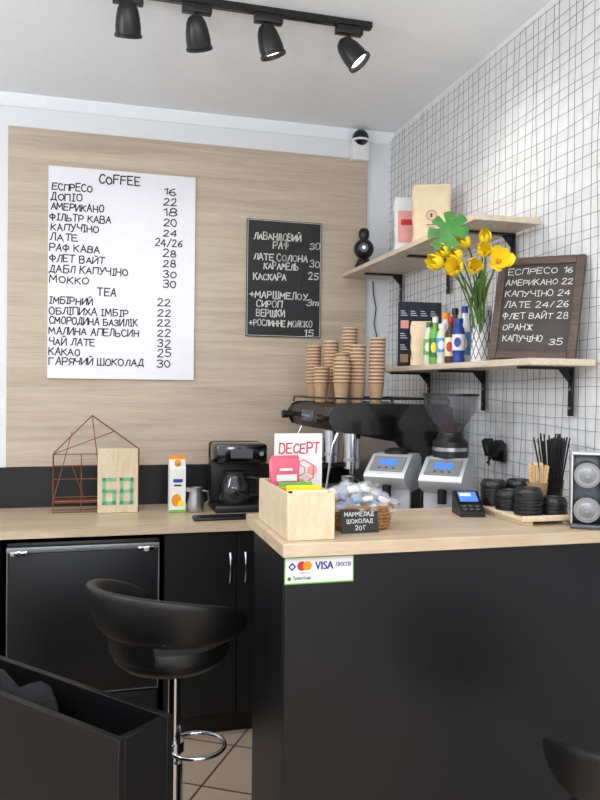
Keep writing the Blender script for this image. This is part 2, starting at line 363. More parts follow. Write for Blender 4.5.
# ---------------------------------------------------------------- bar
r=root('bar_counter',(.96,1.95,0),'tall black laminate bar counter front','bar counter')
b=B(); b.box(.45,XR-.017,1.77,1.788,0,1.057,M_black,.001,1); b.obj('front_panel',r,world=True)
b=B(); b.box(.45,.468,1.789,2.14,0,1.057,M_black,.001,1); b.obj('side_panel',r,world=True)
b=B(); b.box(.47,XR-.017,2.12,2.14,0,1.057,M_black); b.box(.47,XR-.017,1.79,2.11,.5,.518,M_black); b.obj('inner_panel',r,world=True,smooth=False)
b=B(); b.box(.437,XR-.017,1.745,2.20,1.058,1.09,M_top,.0015,1)
b.obj('worktop',label='light oak laminate top of the bar counter',cat='worktop')
# sticker
r=root('payment_sticker',(.535,1.7695,.987),'white and green payment card sticker on the black bar front','sticker')
b=B(); ys=1.7697
b.box(.447,.623,ys-.0006,ys,.987,1.054,M_lgreen); b.box(.4495,.6205,ys-.0009,ys-.0005,.9905,1.0505,M_paper); b.obj('backing',r,world=True,smooth=False)
b=B(); o=(0,ys-.0012,0)
def disc(cx,cz,rad,m,yy,n=24): b.add([(cx+rad*math.cos(2*math.pi*i/n),yy,cz+rad*math.sin(2*math.pi*i/n)) for i in range(n)],[list(range(n))],m)
disc(.490,1.031,.0115,M_red,ys-.0012); disc(.504,1.031,.0115,M_orng,ys-.0014)
b.add([(.466,ys-.0012,1.041),(.476,ys-.0012,1.030),(.466,ys-.0012,1.019),(.456,ys-.0012,1.030)],[[0,1,2,3]],M_blue)
b.add([(.466,ys-.0014,1.035),(.471,ys-.0014,1.030),(.466,ys-.0014,1.025),(.461,ys-.0014,1.030)],[[0,1,2,3]],M_paper)
b.text('VISA',o,UX,UZ,.524,.570,1.021,.020,M_blue,bold=.0009); b.text('ПРОСТІР',o,UX,UZ,.578,.616,1.026,.010,M_blue,bold=.0003)
disc(.459,1.001,.005,M_dgreen,ys-.0012); b.text('ПриватБанк',o,UX,UZ,.468,.514,.998,.009,M_dgreen,bold=.0002)
b.text('mastercard',o,UX,UZ,.482,.512,1.0125,.005,M_ink)
b.obj('print',r,world=True,label='card logos and bank name',smooth=False)
# ---------------------------------------------------------------- shelves
def bracket(par,y,z,d=.19,h=.155):
    b=B(); x=XR-.017
    b.box(x-.006,x,y-.013,y+.013,z-h,z,M_blackpl,.001,1); b.box(x-d,x,y-.013,y+.013,z-.008,z,M_blackpl,.001,1)
    b.prism([(x-.006,z-.008),(x-.05,z-.008),(x-.006,z-.055)],'y',y-.002,y+.002,M_blackpl)
    for zz in (z-.07,z-.13): b.cyl((x-.006,y,zz),(x-.009,y,zz),.005,M_steel,seg=10)
    b.obj('bracket',par,world=True,label='black metal shelf bracket')
XS=XR-.018
r=root('wall_shelf',(1.34,2.98,2.03),'upper oak wall shelf on black brackets holding coffee bags','shelf')
b=B(); b.box(1.215,XS,2.29,3.68,2.03,2.05,M_shelf,.001,1); b.obj('board',r,world=True)
for y in (2.46,2.98,3.5): bracket(r,y,2.029)
r=root('wall_shelf',(1.34,2.6,1.54),'lower oak wall shelf on black brackets holding drinks','shelf')
b=B(); b.box(1.235,XS,1.98,3.22,1.54,1.56,M_shelf,.001,1); b.obj('board',r,world=True)
for y in (2.10,2.66,3.16): bracket(r,y,1.539)
# ---------------------------------------------------------------- bags
def bag(name,loc,w,d,h,m,rotz,label,cat,patch=None,clos=None):
    r=root(name,loc,label,cat,rot=(0,0,rotz))
    b=B(); n=9; vs=[];fs=[]; ring=20
    for i in range(n+1):
        t=i/n; dd=d*(1-.85*t**3) ; ww=w*(1-.04*math.sin(t*6))
        for k in range(ring):
            a=2*math.pi*k/ring; ca=math.cos(a);sa=math.sin(a)
            x=.5*ww*math.copysign(abs(ca)**.35,ca); y=.5*dd*math.copysign(abs(sa)**.5,sa)
            j=.003*math.sin(a*3+t*17)
            vs.append((x+j,y+j,t*h))
        if i:
            for k in range(ring): fs.append([(i-1)*ring+k,(i-1)*ring+(k+1)%ring,i*ring+(k+1)%ring,i*ring+k])
    fs.append(list(range(ring))[::-1]); fs.append([n*ring+k for k in range(ring)])
    b.add(vs,fs,m); b.box(-.48*w,.48*w,-.08*d-.002,.08*d+.002,h*.97,h*1.015,m,.002,1)
    b.obj('pouch',r)
    b=B(); b.box(-.5*w*.8,.5*w*.8,-.12*d-.003,.12*d+.003,h*.9,h*.918,clos or M_kraft,.001,1); b.obj('closure',r)
    if patch:
        b=B()
        for pt in patch: pt(b,w,d,h)
        b.obj('label_print',r,smooth=False)
    return r
def emblem(b,w,d,h):
    yy=-.5*d-.004; n=24; cz=h*.48
    b.tube([(.02*math.cos(2*math.pi*i/n),yy,cz+.02*math.sin(2*math.pi*i/n)) for i in range(n)],.0013,M_choc,seg=4,closed=True)
    b.box(-.004,.004,yy-.001,yy-.0003,cz-.008,cz+.008,M_choc); b.box(-.02,.02,yy-.001,yy-.0003,cz-.04,cz-.037,M_choc); b.box(-.013,.013,yy-.001,yy-.0003,cz-.05,cz-.048,M_choc)
bag('coffee_bag',(1.34,2.90,2.051),.155,.085,.255,M_kraftl,math.radians(-24),'cream kraft coffee bag with round emblem on the upper shelf','coffee bag',[emblem])
def pinkb(b,w,d,h): b.box(-.4*w,.4*w,-.5*d-.003,-.5*d-.001,h*.2,h*.75,M_peach); b.box(-.3*w,.1*w,-.5*d-.0035,-.5*d-.0028,h*.5,h*.6,M_red)
bag('coffee_bag',(1.33,3.11,2.051),.13,.08,.25,M_white,math.radians(-15),'white coffee bag with pinkish print behind the kraft bag','coffee bag',[pinkb],clos=M_white)
bag('paper_bag',(1.272,2.83,1.561),.082,.05,.175,M_kraftl,math.radians(-24),'small cream kraft paper bag beside the drinks bottles','paper bag')
# swivelling camera
r=root('security_camera',(1.285,3.56,2.051),'black rounded swivelling security camera on the end of the upper shelf','camera')
b=B(); b.lathe([(0,0),(.042,0),(.046,.012),(.036,.04),(.026,.058),(0,.058)],M_blackpl); b.obj('base',r)
b=B(); b.ball((0,0,.105),.050,M_blackpl); b.obj('head',r)
b=B(); b.cyl((-.012,-.036,.105),(-.018,-.052,.103),.022,M_blackgl); b.cyl((-.018,-.052,.103),(-.019,-.054,.103),.009,M_steel); b.obj('lens',r)
b=B(); b.lathe([(0,.145),(.018,.148),(.026,.165),(.027,.19),(.017,.205),(0,.208)],M_blackpl); b.obj('antenna_dome',r)
b=B(); b.tube([(1.385,YB-.006,2.02),(1.39,YB-.006,1.95),(1.405,YB-.006,1.88),(1.395,YB-.006,1.80),(1.41,YB-.006,1.74),(1.425,YB-.006,1.6),(1.43,YB-.006,1.3),(1.43,YB-.006,1.09)],.003,M_blackpl)
b.obj('power_cable',label='thin black cable hanging down the white wall corner',cat='cable')
# dome cctv
r=root('dome_camera',(1.293,YB-.001,2.62),'white junction box with dark dome camera high on the wall','camera')
b=B(); b.box(-.045,.045,-.06,0,0,.095,M_white,.006); b.obj('junction_box',r)
b=B(); b.cyl((0,-.045,.095),(0,-.045,.105),.044,M_white); b.obj('ring',r)
b=B(); b.ball((0,-.047,.113),.042,M_blackgl); b.obj('dome',r)
# ---------------------------------------------------------------- lower shelf things
r=root('info_card',(1.34,3.0,1.561),'dark printed leaflet with small pictures standing on the lower shelf','leaflet',rot=(0,0,math.radians(-6)))
b=B(); b.box(-.095,.095,-.003,.003,0,.275,M_navy); b.obj('sheet',r,smooth=False)
b=B()
for i in range(5):
    for j in range(4):
        if (i+j)%3==0 and i<4:
            b.box(-.085+j*.044,-.050+j*.044,-.0045,-.003,.018+i*.048,.052+i*.048,[M_tan,M_choc,M_peach,M_lgreen][(i*2+j)%4])
        else:
            for k in range(3): b.box(-.085+j*.044,-.055+j*.044-.006*k,-.0045,-.003,.024+i*.048+k*.009,.027+i*.048+k*.009,M_chalk)
b.obj('print',r,smooth=False)
def bottle(loc,mb,mc,ml,label,h=.16,rad=.021,mb2=None,style=0):
    r=root('juice_bottle',loc,label,'bottle',group='drinks on the lower shelf')
    P=[[(0,0),(rad*.9,0),(rad,.006),(rad,h*.28),(rad*.93,h*.33),(rad,h*.38),(rad,h*.60),(rad*.82,h*.72),(rad*.42,h*.86),(rad*.42,h*.9),(0,h*.9)],
       [(0,0),(rad*.9,0),(rad,.006),(rad,h*.60),(rad*.95,h*.66),(rad*.5,h*.74),(rad*.42,h*.80),(rad*.42,h*.9),(0,h*.9)],
       [(0,0),(rad*.9,0),(rad,.006),(rad*.86,h*.15),(rad*.86,h*.2),(rad*1.0,h*.25),(rad,h*.66),(rad*.9,h*.76),(rad*.6,h*.85),(rad*.6,h*.9),(0,h*.9)]][style]
    b=B(); b.lathe(P,mb,seg=20); b.obj('body',r)
    b=B(); cr=[.55,.52,.7][style]*rad; b.lathe([(0,h*.88),(cr,h*.88),(cr,h),(0,h)],mc,seg=20); b.obj('cap',r)
    z0,z1=[(.22,.60),(.15,.55),(.28,.64)][style]
    b=B(); b.lathe([(rad*1.01,h*z0),(rad*1.02,h*(z0+.01)),(rad*1.02,h*(z1-.01)),(rad*1.01,h*z1)],ml,seg=20)
    if mb2:
        n=14; zc=h*(z0+z1)/2
        for a0 in (-2.2,):
            vs=[(0,0,0)]; rr_=rad*1.06
            vs=[(rr_*math.cos(a0),rr_*math.sin(a0),zc)]+[(rr_*math.cos(a0+.55*math.cos(2*math.pi*i/n)),rr_*math.sin(a0+.55*math.cos(2*math.pi*i/n)),zc+h*.11*math.sin(2*math.pi*i/n)) for i in range(n)]
            b.add(vs,[[0,1+i,1+(i+1)%n] for i in range(n)],mb2)
    b.obj('wrapper',r)
    return r
bottle((1.262,2.735,1.561),M_pale,M_dgreen,M_lgreen,'pale juice bottle with green wrapper and cap',.165,.021,M_white,0)
bottle((1.262,2.680,1.561),M_lgreen,M_white,M_dgreen,'green juice bottle with white cap',.180,.022,M_yellow,1)
bottle((1.265,2.622,1.561),M_pale,M_white,M_sky,'pale drink bottle with sky blue wrapper',.150,.023,M_white,2)
bottle((1.268,2.562,1.561),M_choc,M_red,M_cream,'brown drink bottle with cream wrapper and red cap',.172,.021,M_red,1)
bottle((1.272,2.505,1.561),M_blue,M_blue,M_white,'blue drink bottle with white wrapper',.160,.023,M_blue,2)
bottle((1.325,2.46,1.561),M_pale,M_white,M_red,'pale drink bottle with red wrapper',.19,.021,M_white,0)
bottle((1.335,2.58,1.561),M_white,M_blue,M_sky,'white drink bottle with blue cap',.215,.023,M_white,1)
bottle((1.335,2.66,1.561),M_choc,M_blackpl,M_cream,'dark brown bottle with cream wrapper',.215,.023,M_red,0)
bottle((1.335,2.74,1.561),M_white,M_orng,M_yellow,'white drink bottle with yellow wrapper and orange cap',.205,.022,M_orng,2)
# vase
vx,vy=1.285,2.37
r=root('vase',(vx,vy,1.561),'pale vase with fine dark lattice pattern holding yellow tulips','vase')
b=B(); b.lathe([(0,0),(.030,0),(.033,.01),(.030,.08),(.032,.15),(.038,.19),(.035,.19),(.029,.15),(.027,.08),(.029,.012),(0,.012)],M_white); b.obj('body',r)
b=B()
for s in (1,-1):
    for k in range(10):
        b.tube([((.0337-.003*math.sin(math.pi*min(1,t/8*1.2))+.003*(t/8)**2)*math.cos(k*math.pi/5+s*t*.25),(.0337-.003*math.sin(math.pi*min(1,t/8*1.2))+.003*(t/8)**2)*math.sin(k*math.pi/5+s*t*.25),.008+t*.021) for t in range(9)],.0014,M_grey,seg=5)
b.obj('lattice_pattern',r)
def tulip(tx,ty,tz,tilt,azi,open_,scale=1,mb=M_yellow,label='yellow tulip with green stem in the vase'):
    a0=R.uniform(0,6.28); r=root('tulip',(vx+.012*math.cos(a0),vy+.012*math.sin(a0),1.58),label,'flower',group='yellow tulips in the vase')
    bx,by,bz=r.location; T=Vector((tx-bx,ty-by,tz-bz)); P=[Vector((0,0,0)),Vector((T.x*.08,T.y*.08,.19)),Vector((T.x*.6,T.y*.6,T.z*.90)),T]
    pts=[]
    for i in range(13):
        t=i/12; pts.append(P[0]*(1-t)**3+P[1]*3*t*(1-t)**2+P[2]*3*t*t*(1-t)+P[3]*t**3)
    b=B(); b.tube(pts,.0028,M_stem,seg=7); b.obj('stem',r)
    d=(P[3]-P[2]).normalized(); d=(d+Vector((math.cos(azi),math.sin(azi),-.05))*tilt).normalized()
    Q=Matrix.Translation(T)@d.to_track_quat('Z','Y').to_matrix().to_4x4()@Matrix.Scale(scale,4)
    b=B(); b.M=Q
    for p in range(6):
        inner=p%2; ph=p*math.pi/3+R.uniform(-.10,.10); op=open_*R.uniform(.7,1.3); ln=R.uniform(.96,1.12); vs=[];fs=[];nv,nu=10,6
        for i in range(nv+1):
            v=i/nv; wid=.72*math.sin(math.pi*(v*.87+.10))**.6+ .02
            rad=(.005+.023*math.sin(math.pi*min(1,v*.76+.05))+(op*.05*v*v))*(0.86 if inner else 1)
            zz=.084*ln*v*(1-open_*.35)
            for j in range(nu+1):
                u=-1+2*j/nu
                vs.append((rad*math.cos(ph+u*wid),rad*math.sin(ph+u*wid),zz-.008*u*u*v))
        for i in range(nv):
            for j in range(nu): a=i*(nu+1)+j; fs.append([a,a+1,a+nu+2,a+nu+1])
        b.add(vs,fs,mb)
    b.obj('bloom',r)
    b=B(); b.M=Q; b.lathe([(0,0),(.007,.0),(.009,.015),(.004,.025),(0,.025)],M_orange,seg=10); b.obj('pistil',r)
    b=B(); m_=pts[4]; vs=[];fs=[]
    e=Vector((math.cos(azi+2),math.sin(azi+2),0))
    for i in range(8):
        t=i/7; c=m_+Vector((0,0,.13*t))+e*(.035*t*t); wv=Vector((-e.y,e.x,0))*(.011*math.sin(math.pi*min(1,t*.95+.05))+.0004); vs+= [c-wv,c+wv]
        if i: fs.append([2*i-2,2*i-1,2*i+1,2*i])
    b.add(vs,fs,M_stem); b.obj('leaf',r)
tl=[(1.185,2.16,1.925,.15,1.5,.0,.74),(1.165,2.14,1.885,.4,-1.8,.1,.80),(1.105,2.17,1.872,.4,3.0,.05,.86),(1.045,2.17,1.850,.8,3.4,.05,.90),(1.075,2.13,1.832,1.1,4.0,.2,.90),(1.125,2.13,1.835,.9,4.6,.1,.84),(1.070,2.18,1.885,.3,3.3,.0,.82),(1.208,2.12,1.862,1.6,4.3,.65,.82),(1.135,2.18,1.915,.2,2.4,.0,.76)]
for i,a in enumerate(tl):
    tulip(*a,label='wide open yellow tulip with orange centre in the vase' if i==7 else 'yellow tulip with green stem in the vase')
# monstera leaf
r=root('monstera_leaf',(vx-.01,vy+.01,1.58),'split green monstera leaf standing among the tulips','leaf')
T=Vector((1.050-vx+.01,2.13-vy-.01,1.945-1.58))
b=B(); b.tube([(0,0,0),(-.03,-.02,.15),(-.14,-.11,.28),T],.0025,M_stem,seg=6); b.obj('stem',r)
b=B(); n=72; vs=[(0,0,0)]
for i in range(n+1):
    th=-math.pi*.94+2*math.pi*.94*i/n
    rad=.062*(1+.18*math.cos(th))*(1-.10*math.cos(2*th))
    if i%9 in(4,5) and 6<i<66: rad*=.55
    vs.append((rad*math.cos(th),rad*math.sin(th),-.15*rad*abs(math.sin(th))))
b.M=Matrix.Translation(T)@Vector((-.35,-.9,.15)).to_track_quat('Z','Y').to_matrix().to_4x4()@Matrix.Rotation(2.4,4,'Z')
b.add(vs,[[0,i,i+1] for i in range(1,n+1)],M_green); b.obj('blade',r,ang=80)
# framed chalkboard
A=Vector((1.237,2.215,1.561)); Bv=Vector((1.405,2.010,1.561)); L_=(Bv-A).length
ang=math.atan2(Bv.y-A.y,Bv.x-A.x)
r=root('framed_chalkboard',tuple((A+Bv)/2),'dark wood framed chalkboard with chalk prices leaning on the lower shelf','chalkboard',rot=(math.radians(-11),math.radians(2),ang))
w2=L_/2+.005; hh=.335; fw=.026
b=B(); b.box(-w2,-w2+fw,-.01,.01,0,hh,M_dkwood,.003); b.box(w2-fw,w2,-.01,.01,0,hh,M_dkwood,.003); b.box(-w2+fw,w2-fw,-.01,.01,0,fw,M_dkwood,.003); b.box(-w2+fw,w2-fw,-.01,.01,hh-fw,hh,M_dkwood,.003); b.obj('frame',r)
b=B(); b.box(-w2+fw,w2-fw,-.004,.006,fw,hh-fw,M_slate); b.obj('slate',r,smooth=False)
b=B(); iw=2*(w2-fw); z=hh-fw-.030
for t,a,c in [('ЕСПРЕСО 16',.04,.96),('АМЕРИКАНО 22',.02,.97),('КАПУЧІНО 24',.03,.95),('ЛАТЕ 24/26',.04,.95),('ФЛЕТ ВАЙТ 28',.03,.96),('ОРАНЖ',.05,.48),('КАПУЧІНО',.07,.64)]:
    b.hand(t,(-w2+fw,-.0052,0),UX,UZ,a*iw,c*iw,z,.0185,M_chalk,th=.12); z-=.037
b.hand('35',(-w2+fw,-.0052,0),UX,UZ,.74*iw,.92*iw,z+.028,.0185,M_chalk,th=.12)
b.obj('lettering',r,smooth=False,label='white chalk lettering')
# ---------------------------------------------------------------- wall gadget
r=root('wall_socket',(XR-.018,2.53,1.20),'black socket with two plugs on the wire mesh wall','socket')
b=B(); b.box(-.012,0,-.045,.045,0,.07,M_blackpl,.004); b.obj('plate',r)
for y,a in ((-.025,.6),(.022,-.5)):
    b=B(); b.M=Matrix.Translation((-.012,y,.04))@Matrix.Rotation(a,4,'X'); b.box(-.04,0,-.013,.013,-.02,.045,M_blackpl,.005); b.tube([(-.03,0,-.02),(-.035,.004,-.06)],.004,M_blackpl); b.obj('plug',r)
# ---------------------------------------------------------------- espresso machine
r=root('espresso_machine',(1.16,3.1,.90),'black and steel espresso machine with paper cups stacked on top','espresso machine')
prof=[(.96,.93),(1.39,.93),(1.39,1.385),(1.37,1.40),(.925,1.40),(.90,1.388),(.885,1.36),(.885,1.335),(.90,1.305),(.94,1.29),(1.16,1.285),(1.18,1.25),(1.18,1.03),(1.16,1.01),(.96,1.01)]
b=B(); b.prism(prof,'y',2.80,3.42,M_blackpl)
for x in (1.0,1.34):
    for y in (2.86,3.36): b.cyl((x,y,.90),(x,y,.935),.02,M_steel)
b.obj('body',r,world=True,ang=25)
b=B(); b.box(1.176,1.179,2.81,3.41,1.04,1.25,M_steel); b.obj('back_plate',r,world=True,label='brushed steel splash plate')
prof2=[(.945,.92),(1.395,.92),(1.395,1.39),(1.37,1.405),(.92,1.405),(.89,1.392),(.873,1.365),(.873,1.335),(.89,1.305),(.94,1.290),(1.13,1.280),(1.18,1.22),(1.19,1.10),(1.17,1.03),(1.10,1.0),(.945,1.0)]
for y in (2.785,3.42):
    b=B(); b.prism(prof2,'y',y,y+.015,M_blackgl); b.obj('side_panel',r,world=True)
b=B(); b.box(.95,1.11,2.83,3.40,1.011,1.02,M_steel,.002)
for i in range(18): b.box(.96,1.10,2.85+i*.03,2.858+i*.03,1.02,1.024,M_chrome)
b.obj('drip_tray',r,world=True)
b=B(); b.tube([(.90,2.80,1.425),(1.385,2.80,1.425),(1.385,3.42,1.425),(.90,3.42,1.425)],.004,M_blackpl,closed=True)
for x in (.90,1.14,1.385):
    for y in (2.80,3.42): b.cyl((x,y,1.40),(x,y,1.425),.004,M_blackpl,seg=8)
b.obj('cup_rail',r,world=True)
for y in (2.97,3.25):
    b=B(); b.cyl((1.03,y,1.292),(1.03,y,1.18),.036,M_chrome); b.cyl((1.03,y,1.18),(1.03,y,1.165),.040,M_steel); g=b.obj('group_head',r,world=True)
    b=B(); b.cyl((1.03,y,1.165),(1.03,y,1.135),.034,M_chrome); b.tube([(1.0,y,1.15),(.93,y,1.15),(.90,y,1.145),(.79,y,1.125)],[.008,.009,.015,.013],M_blackpl,seg=12); b.tube([(1.03,y,1.137),(1.03,y,1.11)],.009,M_chrome); b.obj('portafilter',g,world=True)
for y in (2.84,3.38):
    b=B(); b.cyl((.885,y,1.345),(.86,y,1.345),.010,M_blackpl); b.cyl((.86,y,1.345),(.835,y,1.345),.018,M_blackpl); b.obj('steam_knob',r,world=True)
    b=B(); b.tube([(.93,y,1.295),(.905,y,1.24),(.885,y,1.08),(.875,y,1.04)],.005,M_chrome); b.obj('steam_wand',r,world=True)
b=B(); b.box(.874,.89,3.03,3.19,1.325,1.370,M_grey,.003)
for i in range(4): b.cyl((.875,3.055+i*.037,1.347),(.870,3.055+i*.037,1.347),.007,M_lblue if i==1 else M_steel,seg=12)
b.obj('control_panel',r,world=True)
r=root('milk_pitcher',(.99,2.90,1.026),'steel milk pitcher on the drip tray of the espresso machine','pitcher')
b=B(); b.lathe([(0,0),(.028,0),(.031,.008),(.032,.035),(.025,.07),(.027,.085),(.025,.085),(.023,.07),(.030,.035),(.028,.01),(0,.008)],M_steel); b.obj('body',r)
b=B(); b.tube([(.024,0,.075),(.046,0,.07),(.05,0,.04),(.031,0,.025)],.0035,M_steel); b.obj('handle',r)
# ---------------------------------------------------------------- paper cups (individual, nested)
def cupmesh(ma,mb_,mc_):
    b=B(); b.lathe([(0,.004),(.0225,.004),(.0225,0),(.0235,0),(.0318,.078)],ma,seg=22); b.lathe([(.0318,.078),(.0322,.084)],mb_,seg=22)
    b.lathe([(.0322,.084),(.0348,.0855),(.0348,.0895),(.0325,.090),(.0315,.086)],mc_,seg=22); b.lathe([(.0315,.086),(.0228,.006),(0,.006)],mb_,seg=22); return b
cup0=cupmesh(M_kraft,M_kraftd,M_cuprim).obj('paper_cup',loc=(0.96,3.27,1.408),label='kraft paper cup nested in a stack on the espresso machine',cat='paper cup',group='stacked kraft cups on the espresso machine')
first=True
for (x,y,h) in [(.955,3.29,.25),(.935,3.10,.15),(1.01,3.19,.265),(.955,2.885,.185),(1.075,3.13,.33),(1.03,2.91,.24),(1.10,2.88,.265),(1.01,3.04,.22),(1.14,3.24,.26),(1.05,3.34,.29)]:
    n=max(1,int((h-.09)/.0145)+1); jx=R.uniform(-1,1); jy=R.uniform(-1,1)
    for i in range(n):
        p=(x+jx*.0006*i,y+jy*.0006*i,1.406+i*.0145)
        if first: cup0.location=p; first=False
        else: dup(cup0,p,rot=(0,0,R.uniform(0,6)))
# ---------------------------------------------------------------- grinders
def grinder(loc,rot,hopper,label,s=1):
    r=root('coffee_grinder',loc,label,'coffee grinder',rot=(0,0,rot)); W=.074
    b=B(); b.box(-.085,.085,-.16,.13,.0,.03,M_silver,.008); b.prism([(.12,.03),(-.05,.03),(-.05,.20),(-.115,.225),(-.135,.25),(-.125,.262),(-.02,.322),(.09,.322),(.12,.30)],'x',-W,W,M_silver); b.obj('body',r)
    b=B(); b.box(-.055,.055,.121,.126,.05,.28,M_blackpl,.002); b.box(-W-.003,-W,-.03,.10,.05,.19,M_blackpl,.001,1); b.box(W,W+.003,-.03,.10,.05,.19,M_blackpl,.001,1); b.obj('side_cover',r,label='black side covers')
    b=B(); t=math.atan2(.060,.105); Q=Matrix.Translation((0,-.0725,.2925))@Matrix.Rotation(t,4,'X'); b.M=Q
    b.box(-.060,.060,-.046,.043,0,.004,M_lgrey,.001,1); p=b.obj('control_panel',r,label='slanted grey control panel')
    b=B(); b.M=Q; b.box(-.032,.032,-.012,.022,.004,.0055,M_lblue)
    b.obj('display',p,label='small blue lit display')
    b=B(); b.M=Q
    for i in range(3): b.cyl((-.025+i*.025,-.030,.004),(-.025+i*.025,-.030,.006),.005,M_grey,seg=12)
    b.obj('button_row',p)
    b=B(); b.box(-.02,.02,-.13,-.05,.10,.12,M_blackpl,.004); b.tube([(-.035,-.05,.15),(-.035,-.13,.15),(.035,-.13,.15),(.035,-.05,.15)],.004,M_steel); b.cyl((0,-.09,.225),(0,-.09,.17),.016,M_blackpl); b.obj('portafilter_fork',r)
    b=B()
    if hopper: b.lathe([(.0,.318),(.062,.318),(.062,.378),(.048,.390),(.042,.41),(0,.41)],M_blackpl,c=(0,.035,0)); b.lathe([(.063,.345),(.065,.345),(.065,.358),(.063,.358)],M_steel,c=(0,.035,0))
    else: b.lathe([(.0,.318),(.045,.318),(.045,.332),(.03,.342),(0,.342)],M_blackpl,c=(0,.035,0))
    b.obj('burr_housing',r)
    if hopper:
        b=B(); b.lathe([(.040,.405),(.046,.425),(.090,.485),(.096,.545)],M_smoke,c=(0,.035,0),seg=40); h=b.obj('hopper',r,label='smoky clear bean hopper')
        b=B(); b.lathe([(0,.411),(.032,.412),(.040,.428),(.048,.440),(.02,.450),(.0,.455)],M_choc,c=(0,.035,0)); b.obj('coffee_beans',h)
        b=B(); b.lathe([(.085,.540),(.100,.540),(.100,.549),(.085,.549)],M_blackpl,c=(0,.035,0),seg=40); b.lathe([(0,.549),(.085,.549)],M_smoke,c=(0,.035,0)); b.obj('lid',h)
    return r
grinder((1.215,2.46,.901),math.radians(-38),True,'silver and black coffee grinder with smoky hopper behind the bar')
grinder((1.075,2.62,.901),math.radians(-38),False,'low silver coffee grinder beside the espresso machine')
# ---------------------------------------------------------------- drip coffee maker
r=root('coffee_maker',(.645,3.46,.90),'black drip coffee maker with glass carafe on the worktop','coffee maker')
b=B(); b.box(-.12,.12,-.11,.11,.001,.035,M_blackpl,.01); b.box(-.12,.12,.03,.11,.03,.31,M_blackpl,.012); b.box(-.12,.12,-.10,.11,.22,.31,M_blackgl,.015); b.obj('body',r)
b=B(); b.lathe([(0,.036),(.06,.036),(.072,.06),(.07,.12),(.05,.155),(.05,.17),(.046,.17),(.046,.155),(.066,.12),(.068,.06),(.058,.04),(0,.04)],M_carafe,c=(-.02,-.03,0)); c=b.obj('carafe',r,label='dark glass carafe')
b=B(); b.tube([(.03,-.05,.155),(.08,-.075,.15),(.085,-.078,.08),(.045,-.06,.07)],.008,M_blackpl); b.lathe([(0,.17),(.052,.17),(.052,.182),(0,.186)],M_blackpl,c=(-.02,-.03,0)); b.obj('carafe_handle',c)
b=B(); b.box(-.05,.05,-.102,-.098,.245,.285,M_grey,.001,1); b.cyl((.09,-.1,.265),(.09,-.108,.265),.01,M_steel); b.obj('switch_panel',r)
# milk carton
r=root('milk_carton',(.366,3.45,.901),'white gable top milk carton with orange print on the worktop','milk carton')
b=B(); w=.036; b.box(-w,w,-w,w,0,.195,M_paper,.001,1); b.prism([(-w,.195),(w,.195),(.003,.232),(.003,.252),(-.003,.252),(-.003,.232)],'x',-w,w,M_paper); b.obj('carton',r)
b=B(); b.box(-w,w,-w-.001,-w-.0002,.0,.012,M_lgreen)
n=18; b.add([(-.006+.022*math.cos(2*math.pi*i/n),-w-.0012,.055+.028*math.sin(2*math.pi*i/n)) for i in range(n)],[list(range(n))],M_orng); b.add([(.014+.014*math.cos(2*math.pi*i/n),-w-.0014,.04+.014*math.sin(2*math.pi*i/n)) for i in range(n)],[list(range(n))],M_yellow)
b.box(-.02,.022,-w-.0014,-w-.0004,.135,.150,M_blue); b.box(-.016,.016,-w-.0014,-w-.0004,.118,.125,M_ink); b.box(-w,w,-.0036,.0036,.236,.2525,M_orng); b.obj('print',r,smooth=False)
b=B(); b.cyl((0,-.018,.212),(0,-.03,.228),.013,M_orng); b.obj('cap',r)
# pitcher
r=root('milk_pitcher',(.447,3.42,.901),'stainless steel milk pitcher beside the carton','pitcher')
b=B(); b.lathe([(0,0),(.034,0),(.037,.008),(.038,.04),(.030,.085),(.032,.11),(.030,.11),(.028,.085),(.036,.04),(.034,.01),(0,.008)],M_steel); b.obj('body',r)
b=B(); b.tube([(.028,0,.095),(.055,0,.092),(.06,0,.05),(.036,0,.03)],.004,M_steel); b.obj('handle',r)
b=B(); b.prism([(-.028,-.012),(-.028,.012),(-.046,0)],'z',.092,.11,M_steel); b.obj('spout',r)
# keyboard
r=root('keyboard',(.535,3.215,.901),'slim black keyboard lying on the worktop','keyboard')
b=B(); b.box(-.125,.125,-.04,.04,0,.012,M_blackpl,.003); b.obj('case',r)
b=B()
for i in range(13):
    for j in range(4): b.box(-.118+i*.0183,-.103+i*.0183,-.033+j*.017,-.019+j*.017,.012,.015,M_black)
b.obj('key',r,smooth=False,kind='stuff')
# wire house
r=root('wire_house_rack',(.01,3.5,.90),'thin copper wire house shaped rack with shelves on the worktop','wire rack')
b=B(); q=.0022
f=[(-.18,0,.002),(-.18,0,.26),(-.015,0,.43),(.19,0,.28),(.19,0,.002)]
b.tube(f,q,M_copper,closed=True,seg=6)
bk=[(x,.07,z) for x,_,z in f]; b.tube(bk,q,M_copper,closed=True,seg=6)
for x,_,z in f: b.tube([(x,0,z),(x,.07,z)],q,M_copper,seg=6)
for z in (.045,.07,.15,.21,.26): b.tube([(-.18,0,z),(.19 if z<.08 or z>.2 else .02,0,z)],q,M_copper,seg=6)
b.tube([(-.18,0,.045),(-.10,0,.36)],q,M_copper,seg=6); b.tube([(-.015,0,.43),(.02,0,.15)],q,M_copper,seg=6); b.tube([(-.18,0,.26),(.08,0,.36)],q,M_copper,seg=6); b.tube([(-.10,0,.21),(-.04,0,.045)],q,M_copper,seg=6); b.tube([(-.06,0,.002),(-.06,0,.26)],q,M_copper,seg=6)
b.obj('frame',r)
b=B(); b.box(-.175,.185,.005,.065,.048,.054,M_copper,.001,1); b.obj('tray',r)
r=root('plywood_sign',(.11,3.465,.901),'pale plywood sign with green block marks by the wire rack','sign',rot=(math.radians(-3),0,0))
b=B(); b.box(-.09,.085,-.004,.004,0,.285,M_box,.001,1); b.obj('board',r)
b=B()
